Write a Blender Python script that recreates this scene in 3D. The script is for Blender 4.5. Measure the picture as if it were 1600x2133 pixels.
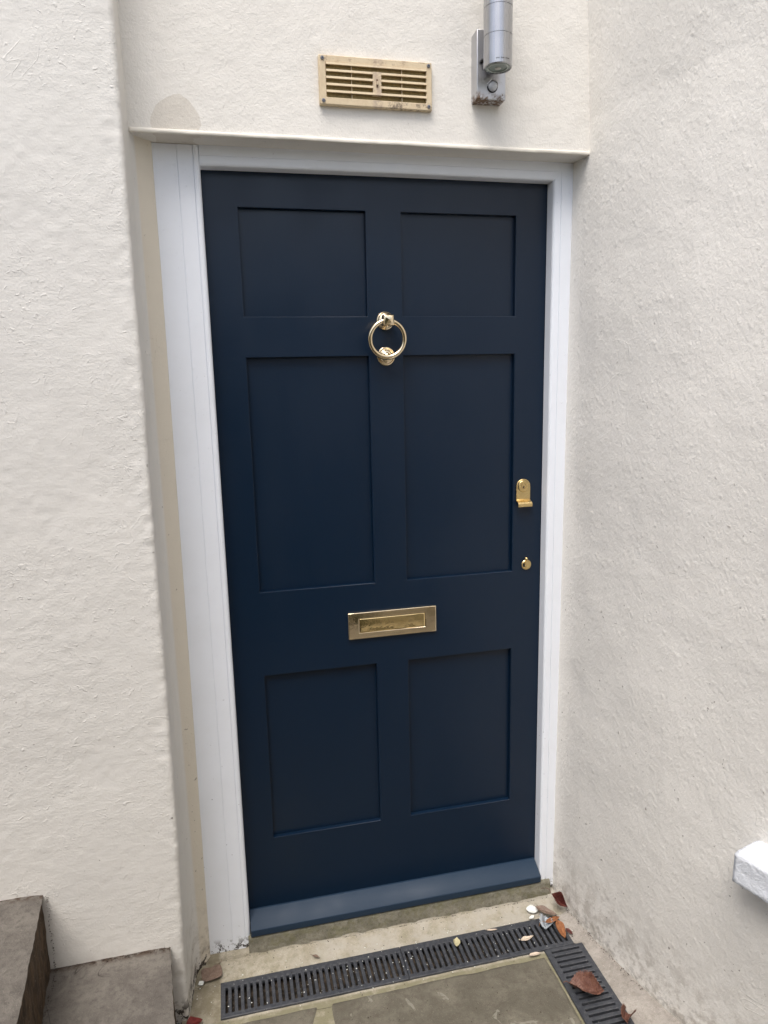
import bpy, bmesh, math, random
import numpy as np
from mathutils import Matrix, Vector
R_ = math.radians
scene = bpy.context.scene
for o in list(bpy.data.objects): bpy.data.objects.remove(o)

# ---------------------------------------------------------------- camera
cam_d = bpy.data.cameras.new('camera'); cam = bpy.data.objects.new('camera', cam_d)
scene.collection.objects.link(cam); scene.camera = cam
cam_d.sensor_fit = 'VERTICAL'; cam_d.sensor_height = 24.0
cam_d.lens = 1457.506/2133*24.0
cam_d.clip_start = 0.05; cam_d.clip_end = 500
cam.rotation_mode = 'XYZ'
cam.location = (0.01268, -1.68528, 1.37569)
_a, _b, _c = 1.3859, 0.02233, -0.22655
cam.rotation_euler = (_a, _b, _c)
scene.render.resolution_x = 768; scene.render.resolution_y = 1024

# ---------------------------------------------------------------- sky, sun, exposure
SUN_EL, SUN_AZ = 64.0, -32.0         # azimuth measured from -Y (behind the camera) towards +X
world = bpy.data.worlds.new("World"); scene.world = world; world.use_nodes = True
wn = world.node_tree.nodes; wl = world.node_tree.links
bg = wn['Background']
sky = wn.new('ShaderNodeTexSky'); sky.sky_type = 'NISHITA'; sky.sun_disc = False
sky.sun_elevation = R_(SUN_EL); sky.sun_rotation = R_(180 - SUN_AZ)
sky.air_density = 1.0; sky.dust_density = 4.0; sky.ozone_density = 1.0
hsv = wn.new('ShaderNodeHueSaturation'); hsv.inputs['Saturation'].default_value = 0.80
wl.new(sky.outputs[0], hsv.inputs['Color']); wl.new(hsv.outputs[0], bg.inputs[0])
bg.inputs[1].default_value = 0.12
sd = bpy.data.lights.new('sun', 'SUN'); sd.energy = 1.35; sd.angle = R_(35); sd.color = (1.0, 0.975, 0.94)
sun = bpy.data.objects.new('sun', sd); scene.collection.objects.link(sun)
sdir = Vector((math.cos(R_(SUN_EL))*math.sin(R_(SUN_AZ)), -math.cos(R_(SUN_EL))*math.cos(R_(SUN_AZ)), math.sin(R_(SUN_EL))))
sun.rotation_euler = sdir.to_track_quat('Z', 'Y').to_euler(); sun.location = sdir*8
scene.view_settings.view_transform = 'Standard'; scene.view_settings.look = 'None'
scene.view_settings.exposure = 0.90; scene.view_settings.gamma = 1.0

# ---------------------------------------------------------------- helpers
def tag(o, label=None, cat=None, group=None, kind=None):
    if label: o['label'] = label
    if cat: o['category'] = cat
    if group: o['group'] = group
    if kind: o['kind'] = kind
    return o
def empty(name, loc, label, cat, group=None):
    o = bpy.data.objects.new(name, None); scene.collection.objects.link(o)
    o.location = loc; o.empty_display_size = 0.05
    return tag(o, label, cat, group)
def mesh_obj(name, verts, faces, mat, parent=None, smooth=False, bevel=0, seg=2, angle=35, loc=None, rot=None):
    me = bpy.data.meshes.new(name); me.from_pydata([tuple(map(float, v)) for v in verts], [], faces)
    me.update(); bm = bmesh.new(); bm.from_mesh(me)
    bmesh.ops.recalc_face_normals(bm, faces=bm.faces); bm.to_mesh(me); bm.free()
    o = bpy.data.objects.new(name, me); scene.collection.objects.link(o)
    me.materials.append(mat)
    if smooth:
        for p in me.polygons: p.use_smooth = True
    if loc is not None: o.location = loc
    if rot is not None: o.rotation_euler = rot
    if parent is not None:
        o.parent = parent
        o.matrix_parent_inverse = Matrix.Translation(-Vector(world_loc(parent)))
    if bevel:
        m = o.modifiers.new('bevel', 'BEVEL'); m.width = bevel; m.segments = seg
        m.limit_method = 'ANGLE'; m.angle_limit = R_(angle); m.harden_normals = False
        if not smooth:
            for p in me.polygons: p.use_smooth = True
        try: me.set_sharp_from_angle(angle=R_(50))
        except Exception: pass
    return o
def world_loc(o):
    return o.location if o.parent is None else (0, 0, 0)
class MB:
    def __init__(s): s.v = []; s.f = []
    def add(s, v, f):
        n = len(s.v); s.v += [tuple(map(float, a)) for a in v]; s.f += [tuple(i+n for i in a) for a in f]; return s
    def box(s, x0, x1, y0, y1, z0, z1):
        v = [(x, y, z) for z in (z0, z1) for y in (y0, y1) for x in (x0, x1)]
        return s.add(v, [(0,2,3,1),(4,5,7,6),(0,1,5,4),(2,6,7,3),(0,4,6,2),(1,3,7,5)])
    def lathe(s, prof, c, axis, n=40):       # prof: (radius, distance along axis) list, closed at both ends when radius 0
        ax = Vector(axis).normalized(); a = ax.orthogonal().normalized(); b = ax.cross(a); c = Vector(c)
        v = []; f = []
        for r, d in prof:
            for k in range(n):
                t = 2*math.pi*k/n; v.append(c + ax*d + (a*math.cos(t) + b*math.sin(t))*r)
        for i in range(len(prof)-1):
            for k in range(n):
                k2 = (k+1) % n; f.append((i*n+k, i*n+k2, (i+1)*n+k2, (i+1)*n+k))
        return s.add(v, f)
    def tube(s, pts, r, n=12, closed=False):
        pts = [Vector(p) for p in pts]; m = len(pts); v = []; f = []; rr = r if hasattr(r, '__len__') else [r]*m
        prev = None
        for i, p in enumerate(pts):
            if closed: d = pts[(i+1) % m] - pts[i-1]
            else: d = pts[min(i+1, m-1)] - pts[max(i-1, 0)]
            d.normalize()
            a = d.orthogonal() if prev is None else (prev - d*prev.dot(d)); a.normalize(); prev = a; b = d.cross(a)
            for k in range(n):
                t = 2*math.pi*k/n; v.append(p + (a*math.cos(t) + b*math.sin(t))*rr[i])
        for i in range(m if closed else m-1):
            j = (i+1) % m
            for k in range(n):
                k2 = (k+1) % n; f.append((i*n+k, i*n+k2, j*n+k2, j*n+k))
        if not closed: f += [tuple(range(n))[::-1], tuple((m-1)*n+k for k in range(n))]
        return s.add(v, f)
    def build(s, name, mat, parent=None, **k): return mesh_obj(name, s.v, s.f, mat, parent, **k)
def plate(us, vs, hole, d0, d1, P):
    """sheet with rectangular holes: front at depth d0, back at d1, walls round every hole"""
    V = {}; vl = []; F = []
    def vid(i, j, k):
        if (i, j, k) not in V: V[(i, j, k)] = len(vl); vl.append(P(us[i], vs[j], d0 if k == 0 else d1))
        return V[(i, j, k)]
    nu, nv = len(us)-1, len(vs)-1
    sol = lambda i, j: 0 <= i < nu and 0 <= j < nv and not hole(i, j)
    for i in range(nu):
        for j in range(nv):
            if not sol(i, j): continue
            F.append((vid(i,j,0), vid(i+1,j,0), vid(i+1,j+1,0), vid(i,j+1,0)))
            F.append((vid(i,j,1), vid(i,j+1,1), vid(i+1,j+1,1), vid(i+1,j,1)))
            if not sol(i-1, j): F.append((vid(i,j,0), vid(i,j+1,0), vid(i,j+1,1), vid(i,j,1)))
            if not sol(i+1, j): F.append((vid(i+1,j,0), vid(i+1,j,1), vid(i+1,j+1,1), vid(i+1,j+1,0)))
            if not sol(i, j-1): F.append((vid(i,j,0), vid(i,j,1), vid(i+1,j,1), vid(i+1,j,0)))
            if not sol(i, j+1): F.append((vid(i,j+1,0), vid(i+1,j+1,0), vid(i+1,j+1,1), vid(i,j+1,1)))
    return vl, F
# ---- vectorised gradient-free value noise
_rng = np.random.RandomState(7); _T = _rng.rand(4096)
def vnoise(p, seed=0):
    p = np.asarray(p, float); i = np.floor(p).astype(np.int64); f = p - i; f = f*f*f*(f*(f*6-15)+10)
    def h(x, y, z): return _T[((x*73856093) ^ (y*19349663) ^ (z*83492791) ^ (seed*2654435)) & 4095]
    r = 0
    for dx in (0, 1):
        wx = f[..., 0] if dx else 1-f[..., 0]
        for dy in (0, 1):
            wy = f[..., 1] if dy else 1-f[..., 1]
            for dz in (0, 1):
                wz = f[..., 2] if dz else 1-f[..., 2]
                r = r + wx*wy*wz*h(i[..., 0]+dx, i[..., 1]+dy, i[..., 2]+dz)
    return r*2-1
def fbm(p, oct=4, seed=0):
    a = 1.0; s = 0; t = 0; p = np.asarray(p, float)
    for k in range(oct): s = s + a*vnoise(p*(2**k)+k*17.3, seed+k); t += a; a *= 0.5
    return s/t

# ---------------------------------------------------------------- materials
class N:
    def __init__(s, name):
        s.m = bpy.data.materials.new(name); s.m.use_nodes = True; s.t = s.m.node_tree; s.n = s.t.nodes; s.l = s.t.links
        s.p = s.n['Principled BSDF']; s.co = s.n.new('ShaderNodeTexCoord').outputs['Object']
    def link(s, a, b): s.l.new(a, b)
    def _in(s, sock, v):
        if isinstance(v, (int, float)): sock.default_value = v
        elif isinstance(v, tuple): sock.default_value = v if len(v) == len(sock.default_value) else (*v, 1)
        else: s.l.new(v, sock)
    def mapping(s, scale=(1,1,1), rot=(0,0,0), loc=(0,0,0), src=None):
        m = s.n.new('ShaderNodeMapping'); m.inputs['Scale'].default_value = scale; m.inputs['Rotation'].default_value = rot
        m.inputs['Location'].default_value = loc; s.l.new(src or s.co, m.inputs[0]); return m.outputs[0]
    def noise(s, scale, detail=3, rough=0.55, dist=0.0, src=None, lac=2.0):
        n = s.n.new('ShaderNodeTexNoise'); s.l.new(src or s.co, n.inputs['Vector'])
        n.inputs['Scale'].default_value = scale; n.inputs['Detail'].default_value = detail
        n.inputs['Roughness'].default_value = rough; n.inputs['Distortion'].default_value = dist
        return n.outputs['Fac']
    def voronoi(s, scale, src=None, feature='F1', rnd=1.0):
        n = s.n.new('ShaderNodeTexVoronoi'); s.l.new(src or s.co, n.inputs['Vector']); n.feature = feature
        n.inputs['Scale'].default_value = scale; n.inputs['Randomness'].default_value = rnd
        return n.outputs['Distance']
    def math(s, op, a, b=0.0, c=0.0, clamp=False):
        n = s.n.new('ShaderNodeMath'); n.operation = op; n.use_clamp = clamp
        s._in(n.inputs[0], a); s._in(n.inputs[1], b); s._in(n.inputs[2], c); return n.outputs[0]
    def step(s, x, lo, hi, a=0.0, b=1.0):
        n = s.n.new('ShaderNodeMapRange'); n.interpolation_type = 'SMOOTHSTEP'; s._in(n.inputs['Value'], x)
        n.inputs['From Min'].default_value = lo; n.inputs['From Max'].default_value = hi
        n.inputs['To Min'].default_value = a; n.inputs['To Max'].default_value = b; return n.outputs[0]
    def mix(s, f, a, b, mode='MIX'):
        n = s.n.new('ShaderNodeMix'); n.data_type = 'RGBA'; n.blend_type = mode
        s._in(n.inputs[0], f); s._in(n.inputs[6], a); s._in(n.inputs[7], b); return n.outputs[2]
    def bump(s, h, dist=1.0, strength=1.0):
        n = s.n.new('ShaderNodeBump'); n.inputs['Strength'].default_value = strength; n.inputs['Distance'].default_value = dist
        s.l.new(h, n.inputs['Height']); s.l.new(n.outputs[0], s.p.inputs['Normal'])
    def sep(s):
        n = s.n.new('ShaderNodeSeparateXYZ'); s.l.new(s.co, n.inputs[0]); return n.outputs
    def ridge(s, scale, width, dist=0.6, loc=(0,0,0), mask_scale=3.0, mask_lo=.5, mask_hi=.6):
        v = s.mapping(loc=loc); n = s.noise(scale, 3, .5, dist, src=v)
        a = s.math('ABSOLUTE', s.math('SUBTRACT', n, 0.5)); r = s.step(a, 0, width, 1, 0)
        m = s.step(s.noise(mask_scale, 2, src=s.mapping(loc=(loc[0]+5, loc[1]+3, loc[2]))), mask_lo, mask_hi)
        return s.math('MULTIPLY', r, m)
def setp(n, col=None, rough=None, metal=None, spec=None):
    if col is not None: n._in(n.p.inputs['Base Color'], col)
    if rough is not None: n._in(n.p.inputs['Roughness'], rough)
    if metal is not None: n._in(n.p.inputs['Metallic'], metal)
    if spec is not None: n._in(n.p.inputs['Specular IOR Level'], spec)
    return n

def stucco(name, col, kind):
    n = N(name); ad = lambda a, b: n.math('ADD', a, b); mu = lambda a, b: n.math('MULTIPLY', a, b)
    patch = n.step(n.noise(4.0, 3, .6), .40, .60)
    if kind == 'trowel':                 # left wall: brushed plaster with ridges
        fine = mu(n.noise(190, 4, .6), mu(n.step(patch, 0, 1, .5, 1.0), .0026))
        mid = mu(n.noise(45, 3, .55, .8), .0015)
        lumps = mu(n.step(n.noise(75, 2, .5, 1.2), .60, .78), mu(patch, .0022))
        r1 = mu(n.ridge(3.2, .0032, 1.2, (0, 0, 0), 5.0, .55, .63), .0009)
        r2 = mu(n.ridge(6.5, .005, 1.8, (7, 2, 1), 7, .54, .62), .0007)
        sw = n.noise(120, 2, .5, .3, src=n.mapping(scale=(.25, 1, 1.0), rot=(0, R_(25), 0)))
        h = ad(ad(ad(fine, mid), lumps), ad(ad(r1, r2), mu(sw, .0010)))
    elif kind == 'nodule':               # right wall: pebbly brushed nodules
        st = n.mapping(scale=(1, 1.0, .72), rot=(R_(28), 0, 0))
        fine = mu(n.noise(150, 4, .65, .4, src=st), .0040)
        nod = mu(n.step(n.voronoi(62, src=st), .0, .42, 1, 0), mu(n.step(n.noise(22, 2), .38, .60), .0016))
        mid = mu(n.noise(34, 3, .55, .5), .0013)
        r1 = mu(n.ridge(4.0, .0030, 1.4, (3, 1, 0), 5.0, .55, .64), .0010)
        low = mu(n.noise(7, 2), .0015)
        h = ad(ad(ad(fine, nod), mid), ad(r1, low))
    elif kind == 'reveal':
        st = n.mapping(scale=(1, 1, .3))
        h = ad(mu(n.noise(170, 4, .6), .0011), ad(mu(n.noise(26, 3, .55, .5), .0020), mu(n.noise(160, 2, src=st), .0006)))
    else:                                # lintel: fine stipple
        h = ad(ad(mu(n.noise(185, 3, .6, .5), .0034), mu(n.noise(60, 3), .0016)), mu(n.ridge(9, .008, 1.0, (1, 8, 2), 4, .60, .66), .0008))
    n.bump(h, {'trowel': .38, 'nodule': .40}.get(kind, .33), 0.9)
    X, Y, Z = n.sep()
    v = n.noise(2.3, 4, .6)
    c = n.mix(n.step(v, .35, .7, 0, .5), col, tuple(x*.95 for x in col))
    if kind == 'trowel':            # warm bounced light in the reveal next to the frame, painted into the colour
        warm_bounce = n.math('MULTIPLY', n.step(Y, -.080, -.072), n.step(X, -.131, -.125))
        c = n.mix(warm_bounce, c, (.675, .62, .52))
    # grime specks and splash-back near the ground
    sp = n.step(n.noise(95, 2, .4), .735, .76)
    low = n.step(Z, -.1, .35, 1, .0)
    c = n.mix(n.math('MULTIPLY', sp, n.step(Z, -.1, 2.5, .65, .10)), c, (.10, .075, .055))
    gr = n.math('MULTIPLY', n.math('POWER', low, 3.0), n.step(n.noise(28, 5, .7), .42, .62))
    c = n.mix(n.math('MULTIPLY', gr, .5), c, (.24, .20, .15))
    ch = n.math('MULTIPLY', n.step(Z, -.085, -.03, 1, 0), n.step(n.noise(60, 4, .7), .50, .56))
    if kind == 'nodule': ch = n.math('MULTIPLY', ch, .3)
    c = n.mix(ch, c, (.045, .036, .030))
    if kind == 'stipple':                # patch of slightly darker fresh repair over the lintel
        d = n.math('ADD', n.math('POWER', n.math('DIVIDE', n.math('SUBTRACT', X, -.042), .052), 2.0),
                   n.math('POWER', n.math('DIVIDE', n.math('SUBTRACT', Z, 1.895), .050), 2.0))
        d = n.math('ADD', d, n.math('MULTIPLY', n.math('SUBTRACT', n.noise(13, 3), .5), 2.6))
        c = n.mix(n.step(d, .93, .98, .95, 0), c, (col[0]*.85, col[1]*.825, col[2]*.79))
    setp(n, c, .58, 0, .35)
    return n.m
CREAM = (.74, .695, .615)
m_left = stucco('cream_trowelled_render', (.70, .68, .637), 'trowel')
m_right = stucco('cream_pebbly_render', (.80, .775, .725), 'nodule')
m_lintel = stucco('cream_stippled_render', (.74, .714, .662), 'stipple')
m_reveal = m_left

CHIPZ = (.672, .572)
def paint(name, col, rough, bumpamt=.0003, vertical=True, spec=.5, chips=False, lowchips=False, streak=0):
    n = N(name)
    st = n.mapping(scale=(1, 1, .04) if vertical else (.04, 1, 1))
    h = n.math('ADD', n.math('MULTIPLY', n.noise(420, 2, .5, src=st), bumpamt*.5), n.math('MULTIPLY', n.noise(9, 2), bumpamt*3))
    h = n.math('ADD', h, n.math('MULTIPLY', n.noise(600, 2), bumpamt*.25))
    if lowchips:
        h = n.math('ADD', h, n.math('MULTIPLY', n.step(n.noise(120, 2), .68, .75), .0006))
    n.bump(h, 1.0, .8)
    c = col
    if lowchips:
        X, Y, Z = n.sep()
        ch = n.math('MULTIPLY', n.step(Z, -.072, -.036, 1, 0), n.step(n.noise(70, 4, .7), .49, .52))
        sp = n.math('MULTIPLY', n.step(n.noise(130, 2, .4), .745, .76), n.step(Z, -.1, .8, 1, .15))
        c = n.mix(n.math('MAXIMUM', ch, sp), col, (.05, .045, .045))
        for zc in CHIPZ:
            e = n.math('ADD', n.math('POWER', n.math('DIVIDE', n.math('ADD', X, .1075), .0045), 2.0), n.math('POWER', n.math('DIVIDE', n.math('SUBTRACT', Z, zc), .011), 2.0))
            c = n.mix(n.step(n.math('ADD', e, n.math('MULTIPLY', n.noise(90, 3), .8)), 1.1, 1.25, .8, 0), c, (.33, .31, .29))
        c = n.mix(n.step(n.noise(6, 4, .6), .4, .75, 0, .10), c, (.55, .55, .53))
    rr = n.step(n.noise(5, 3, .6, src=n.mapping(scale=(1, 1, .4))), .3, .7, rough-.05, rough+.07)
    if streak:
        sk = n.noise(38, 4, .6, .3, src=n.mapping(scale=(1, 1, .07) if vertical else (.07, 1, 1)))
        rr = n.math('ADD', rr, n.math('MULTIPLY', n.math('SUBTRACT', sk, .5), streak*2.0))
        c = n.mix(n.step(n.noise(420, 2, .5), .76, .80, 0, .5), c, (.09, .10, .11))
    setp(n, c, rr, 0, spec); return n.m
m_white = paint('white_gloss_paint', (.82, .852, .905), .42, .0004, True, .4, lowchips=True)
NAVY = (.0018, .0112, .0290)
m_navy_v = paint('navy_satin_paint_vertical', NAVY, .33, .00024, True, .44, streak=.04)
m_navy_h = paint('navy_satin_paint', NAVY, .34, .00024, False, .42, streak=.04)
m_navy_bar = paint('navy_paint_sky_lightened', (.0095, .0260, .0520), .60, .00030, False, .40, streak=.06)  # same navy as the door, sky light on the sloped top mixed into it

def metal(name, col, rough, var=.04, scale=60, brushed=None, bumpamt=0.00006):
    n = N(name)
    src = n.mapping(scale=brushed) if brushed else None
    rr = n.step(n.noise(scale, 3, .6, src=src), .3, .7, max(rough-var, .02), rough+var)
    c = n.mix(n.step(n.noise(35, 3, .6), .45, .75, 0, .35), col, tuple(x*.78 for x in col))
    n.bump(n.noise(scale*2, 3, src=src), bumpamt)
    setp(n, c, rr, 1.0); return n.m
m_brass = metal('polished_brass', (.95, .80, .56), .06, .03)
m_brass_flap = metal('polished_brass_flap', (.95, .76, .40), .06, .03, bumpamt=.0003)
m_brass_satin = metal('satin_brass', (.80, .60, .28), .30, .06)
m_brass_pale = metal('pale_polished_brass', (.88, .73, .50), .12, .04)
def steel_mat():
    n = N('brushed_steel_box'); X, Y, Z = n.sep()
    br = n.noise(260, 3, .6, src=n.mapping(scale=(1, 1, .03)))
    nz = n.noise(85, 4, .65, .6); nl = n.noise(45, 4, .7, .8)
    edge = n.step(n.math('ADD', Z, n.math('MULTIPLY', n.math('SUBTRACT', nl, .5), .03)), 1.970, 1.984, 1, 0)
    rust = n.math('MULTIPLY', edge, n.step(nz, .40, .55))
    blot = n.math('MULTIPLY', n.step(n.math('ADD', Z, n.math('MULTIPLY', n.math('SUBTRACT', nl, .5), .05)), 1.985, 2.01, 1, 0), n.step(n.noise(62, 4, .7, 1.2), .55, .62))
    side = n.step(X, .615, .635)
    f = n.math('MAXIMUM', rust, n.math('MULTIPLY', blot, side))
    col = n.mix(f, (.52, .52, .53), (.13, .075, .04))
    setp(n, col, n.math('ADD', n.step(br, .3, .7, .30, .42), n.math('MULTIPLY', f, .4)), n.math('SUBTRACT', 1.0, n.math('MULTIPLY', f, .95)))
    return n.m
m_steel_box = steel_mat()
m_steel = metal('brushed_steel_tube', (.44, .44, .45), .30, .05, 220, (1, 1, .02))
def plain(name, col, rough=.5, spec=.5, scale=80, amt=.0003, var=.25, dark=.7, metal_=0):
    n = N(name)
    c = n.mix(n.step(n.noise(scale, 4, .6), .35, .7, 0, var*2), col, tuple(x*dark for x in col))
    n.bump(n.noise(scale*2, 3), amt); setp(n, c, rough, metal_, spec); return n.m
m_black = plain('black_rubber', (.012, .012, .013), .45)
m_lens = plain('frosted_sensor_lens', (.62, .64, .68), .25)
m_screw = plain('grey_screw_head', (.22, .22, .24), .35, metal_=.8)
m_dark = plain('dark_void', (.006, .006, .007), .9)
def glass_mat():
    n = N('greenish_lamp_glass'); setp(n, (.30, .36, .33), .12, 0, .6)
    n.p.inputs['Coat Weight'].default_value = .6; return n.m
m_glass = glass_mat()
def vent_mat():
    n = N('stained_cream_plastic'); X, Y, Z = n.sep()
    nz = n.noise(40, 5, .7, .5); d = n.noise(130, 4, .7)
    c = n.mix(n.step(nz, .35, .7, 0, .8), (.64, .53, .36), (.56, .44, .29))
    cx = n.math('ABSOLUTE', n.math('SUBTRACT', X, .376)); cm = n.step(cx, .004, .016, 1, 0)
    c = n.mix(n.math('MULTIPLY', cm, n.step(d, .35, .6, 0, .6)), c, (.36, .27, .22))
    lo = n.math('MULTIPLY', n.step(Z, 1.951, 1.966, 1, 0), n.step(X, .36, .42))
    c = n.mix(n.math('MULTIPLY', lo, n.step(d, .46, .64, 0, .8)), c, (.07, .05, .04))
    tp = n.math('MULTIPLY', n.step(Z, 2.026, 2.031), n.step(n.noise(150, 3, .7, src=n.mapping(scale=(.5, 1, 1))), .53, .62))
    c = n.mix(n.math('MULTIPLY', tp, .5), c, (.25, .17, .12))
    n.bump(n.noise(200, 3), .0003); setp(n, c, .5, 0, .4); return n.m
m_vent = vent_mat()
m_mesh = plain('olive_insect_mesh', (.45, .34, .15), .7)

def stone(name, c1, c2, c3, scale=1.0, pits=True, bumpamt=1.0, moss=0.0, rough=.8, speck=.5, lichen=False, zones=False, stepdirt=False):
    n = N(name)
    a = n.noise(9*scale, 6, .65, .4); b = n.noise(55*scale, 5, .7); d = n.noise(320*scale, 3, .6)
    c = n.mix(n.step(a, .35, .68), c1, c2); c = n.mix(n.step(b, .45, .72, 0, .6), c, c3)
    c = n.mix(n.step(d, .62, .70, 0, speck), c, tuple(min(1, x*1.9) for x in c2))
    c = n.mix(n.step(d, .30, .38, speck, 0), c, tuple(x*.35 for x in c1))
    if moss:
        c = n.mix(n.math('MULTIPLY', n.step(n.noise(30, 5, .7), .45, .62), moss), c, (.12, .115, .03))
    if zones:          # mossy joints in front of the drain, trodden dirt by the left wall, paler strip by the threshold
        X, Y, Z = n.sep()
        c = n.mix(n.math('MULTIPLY', n.step(Y, -.228, -.222, 1, 0), n.step(n.noise(45, 4, .7), .35, .55, .35, .9)), c, (.20, .185, .115))
        c = n.mix(n.math('MULTIPLY', n.step(X, -.085, -.075, 1, 0), n.step(n.noise(25, 5, .7), .35, .6, .2, .8)), c, (.17, .145, .095))
        c = n.mix(n.math('MULTIPLY', n.math('MULTIPLY', n.step(Y, -.118, -.110), n.step(X, .0, .25)), n.step(n.noise(14, 4, .65), .36, .6, .1, .75)), c, (.38, .355, .31))
    if stepdirt:       # hairline cracks in the treads and soil against the wall
        X, Y, Z = n.sep()
        c = n.mix(n.math('MULTIPLY', n.ridge(3.6, .0035, 1.0, (2, 4, 0), 3.0, .50, .56), .8), c, (.03, .025, .02))
        c = n.mix(n.math('MULTIPLY', n.step(Y, -.222, -.203), n.step(n.noise(60, 4, .7), .40, .55)), c, (.055, .035, .024))
    if lichen:
        li = n.math('MULTIPLY', n.step(n.noise(13, 3, .6, 1.0), .63, .65), n.step(n.noise(60, 4, .7), .40, .50))
        c = n.mix(n.math('MULTIPLY', li, .45), c, (.30, .29, .24))
    h = n.math('ADD', n.math('MULTIPLY', b, .0025*bumpamt), n.math('MULTIPLY', d, .0011*bumpamt))
    h = n.math('ADD', h, n.math('MULTIPLY', a, .004*bumpamt))
    n.bump(h, 1.0, .9); setp(n, c, rough, 0, .3); return n.m
m_slab = stone('brown_paving_stone', (.104, .094, .072), (.158, .144, .112), (.082, .068, .053), 1.4, moss=.0, bumpamt=.9, speck=.5, lichen=True)
m_step = stone('grey_brown_step_stone', (.100, .089, .078), (.155, .140, .122), (.060, .053, .046), 1.6, bumpamt=1.0, speck=.5, stepdirt=True)
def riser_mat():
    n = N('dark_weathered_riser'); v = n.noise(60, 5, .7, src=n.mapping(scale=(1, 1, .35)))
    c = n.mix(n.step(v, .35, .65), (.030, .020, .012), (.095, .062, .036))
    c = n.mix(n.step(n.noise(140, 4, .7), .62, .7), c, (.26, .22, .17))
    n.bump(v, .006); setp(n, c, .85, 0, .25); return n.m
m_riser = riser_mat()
m_threshold = stone('mossy_grey_concrete', (.16, .150, .115), (.26, .245, .195), (.085, .080, .055), 2.0, moss=.35, bumpamt=1.0, speck=.5)
m_mortar = stone('pale_sandy_mortar', (.30, .27, .205), (.41, .375, .305), (.20, .175, .115), 1.5, moss=.22, bumpamt=1.2, speck=.6, zones=True)
m_haunch = stone('pinkish_mortar_haunch', (.28, .255, .225), (.37, .34, .305), (.19, .17, .145), 1.6, bumpamt=1.2, speck=.6)
def grate_mat():
    n = N('black_plastic_grating'); v = n.noise(90, 5, .7)
    c = n.mix(n.step(v, .35, .7), (.030, .033, .041), (.060, .063, .070))
    c = n.mix(n.step(n.noise(230, 4, .7), .64, .70, 0, .8), c, (.34, .31, .27))
    n.bump(n.noise(180, 3), .0008); setp(n, c, .48, 0, .5); return n.m
m_grate = grate_mat()
def silt_mat():
    n = N('silt_in_channel'); v = n.noise(50, 5, .7)
    c = n.mix(n.step(v, .4, .65), (.022, .018, .013), (.12, .090, .065)); n.bump(v, .006); setp(n, c, .9); return n.m
m_silt = silt_mat()
m_ground = stone('far_paving', (.15, .13, .10), (.2, .17, .135), (.11, .095, .07), .6)
def leafmat(name, c1, c2, rough=.55):
    n = N(name); X, Y, Z = n.sep()
    ay = n.math('ABSOLUTE', Y)
    w = n.math('SINE', n.math('MULTIPLY', n.math('SUBTRACT', X, n.math('MULTIPLY', ay, .8)), 1100))
    vein = n.math('MAXIMUM', n.step(w, .86, 1.0), n.step(ay, .0004, .0009, 1, 0))
    c = n.mix(n.step(n.noise(120, 4, .6), .35, .65), c1, c2)
    c = n.mix(n.math('MULTIPLY', vein, .5), c, tuple(x*.4 for x in c1))
    c = n.mix(n.step(n.noise(300, 2), .70, .74), c, (.02, .01, .01))
    h = n.math('SUBTRACT', n.math('MULTIPLY', n.noise(140, 4), .002), n.math('MULTIPLY', vein, .0006))
    n.bump(h, 1.0, 1.0); setp(n, c, rough, 0, .4); return n.m
m_leaf_brown = leafmat('red_brown_dead_leaf', (.18, .085, .058), (.12, .050, .035))
m_leaf_orange = leafmat('orange_brown_dead_leaf', (.36, .155, .065), (.24, .090, .035))
m_leaf_dark = leafmat('dark_crimson_dead_leaf', (.085, .020, .018), (.14, .045, .035), .35)
m_leaf_dull = leafmat('dull_purple_brown_leaf', (.23, .165, .125), (.17, .115, .088))
m_leaf_pale = leafmat('pale_cream_petal', (.68, .56, .46), (.60, .50, .38))
m_scrap = plain('pale_yellow_scrap', (.50, .45, .27), .6)
m_white_bit = plain('white_paint_flake', (.74, .76, .72), .5)
def film_mat():
    n = N('clear_plastic_film'); setp(n, (.50, .54, .58), .25, 0, .7); n.p.inputs['Alpha'].default_value = .6; return n.m
m_film = film_mat()

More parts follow.
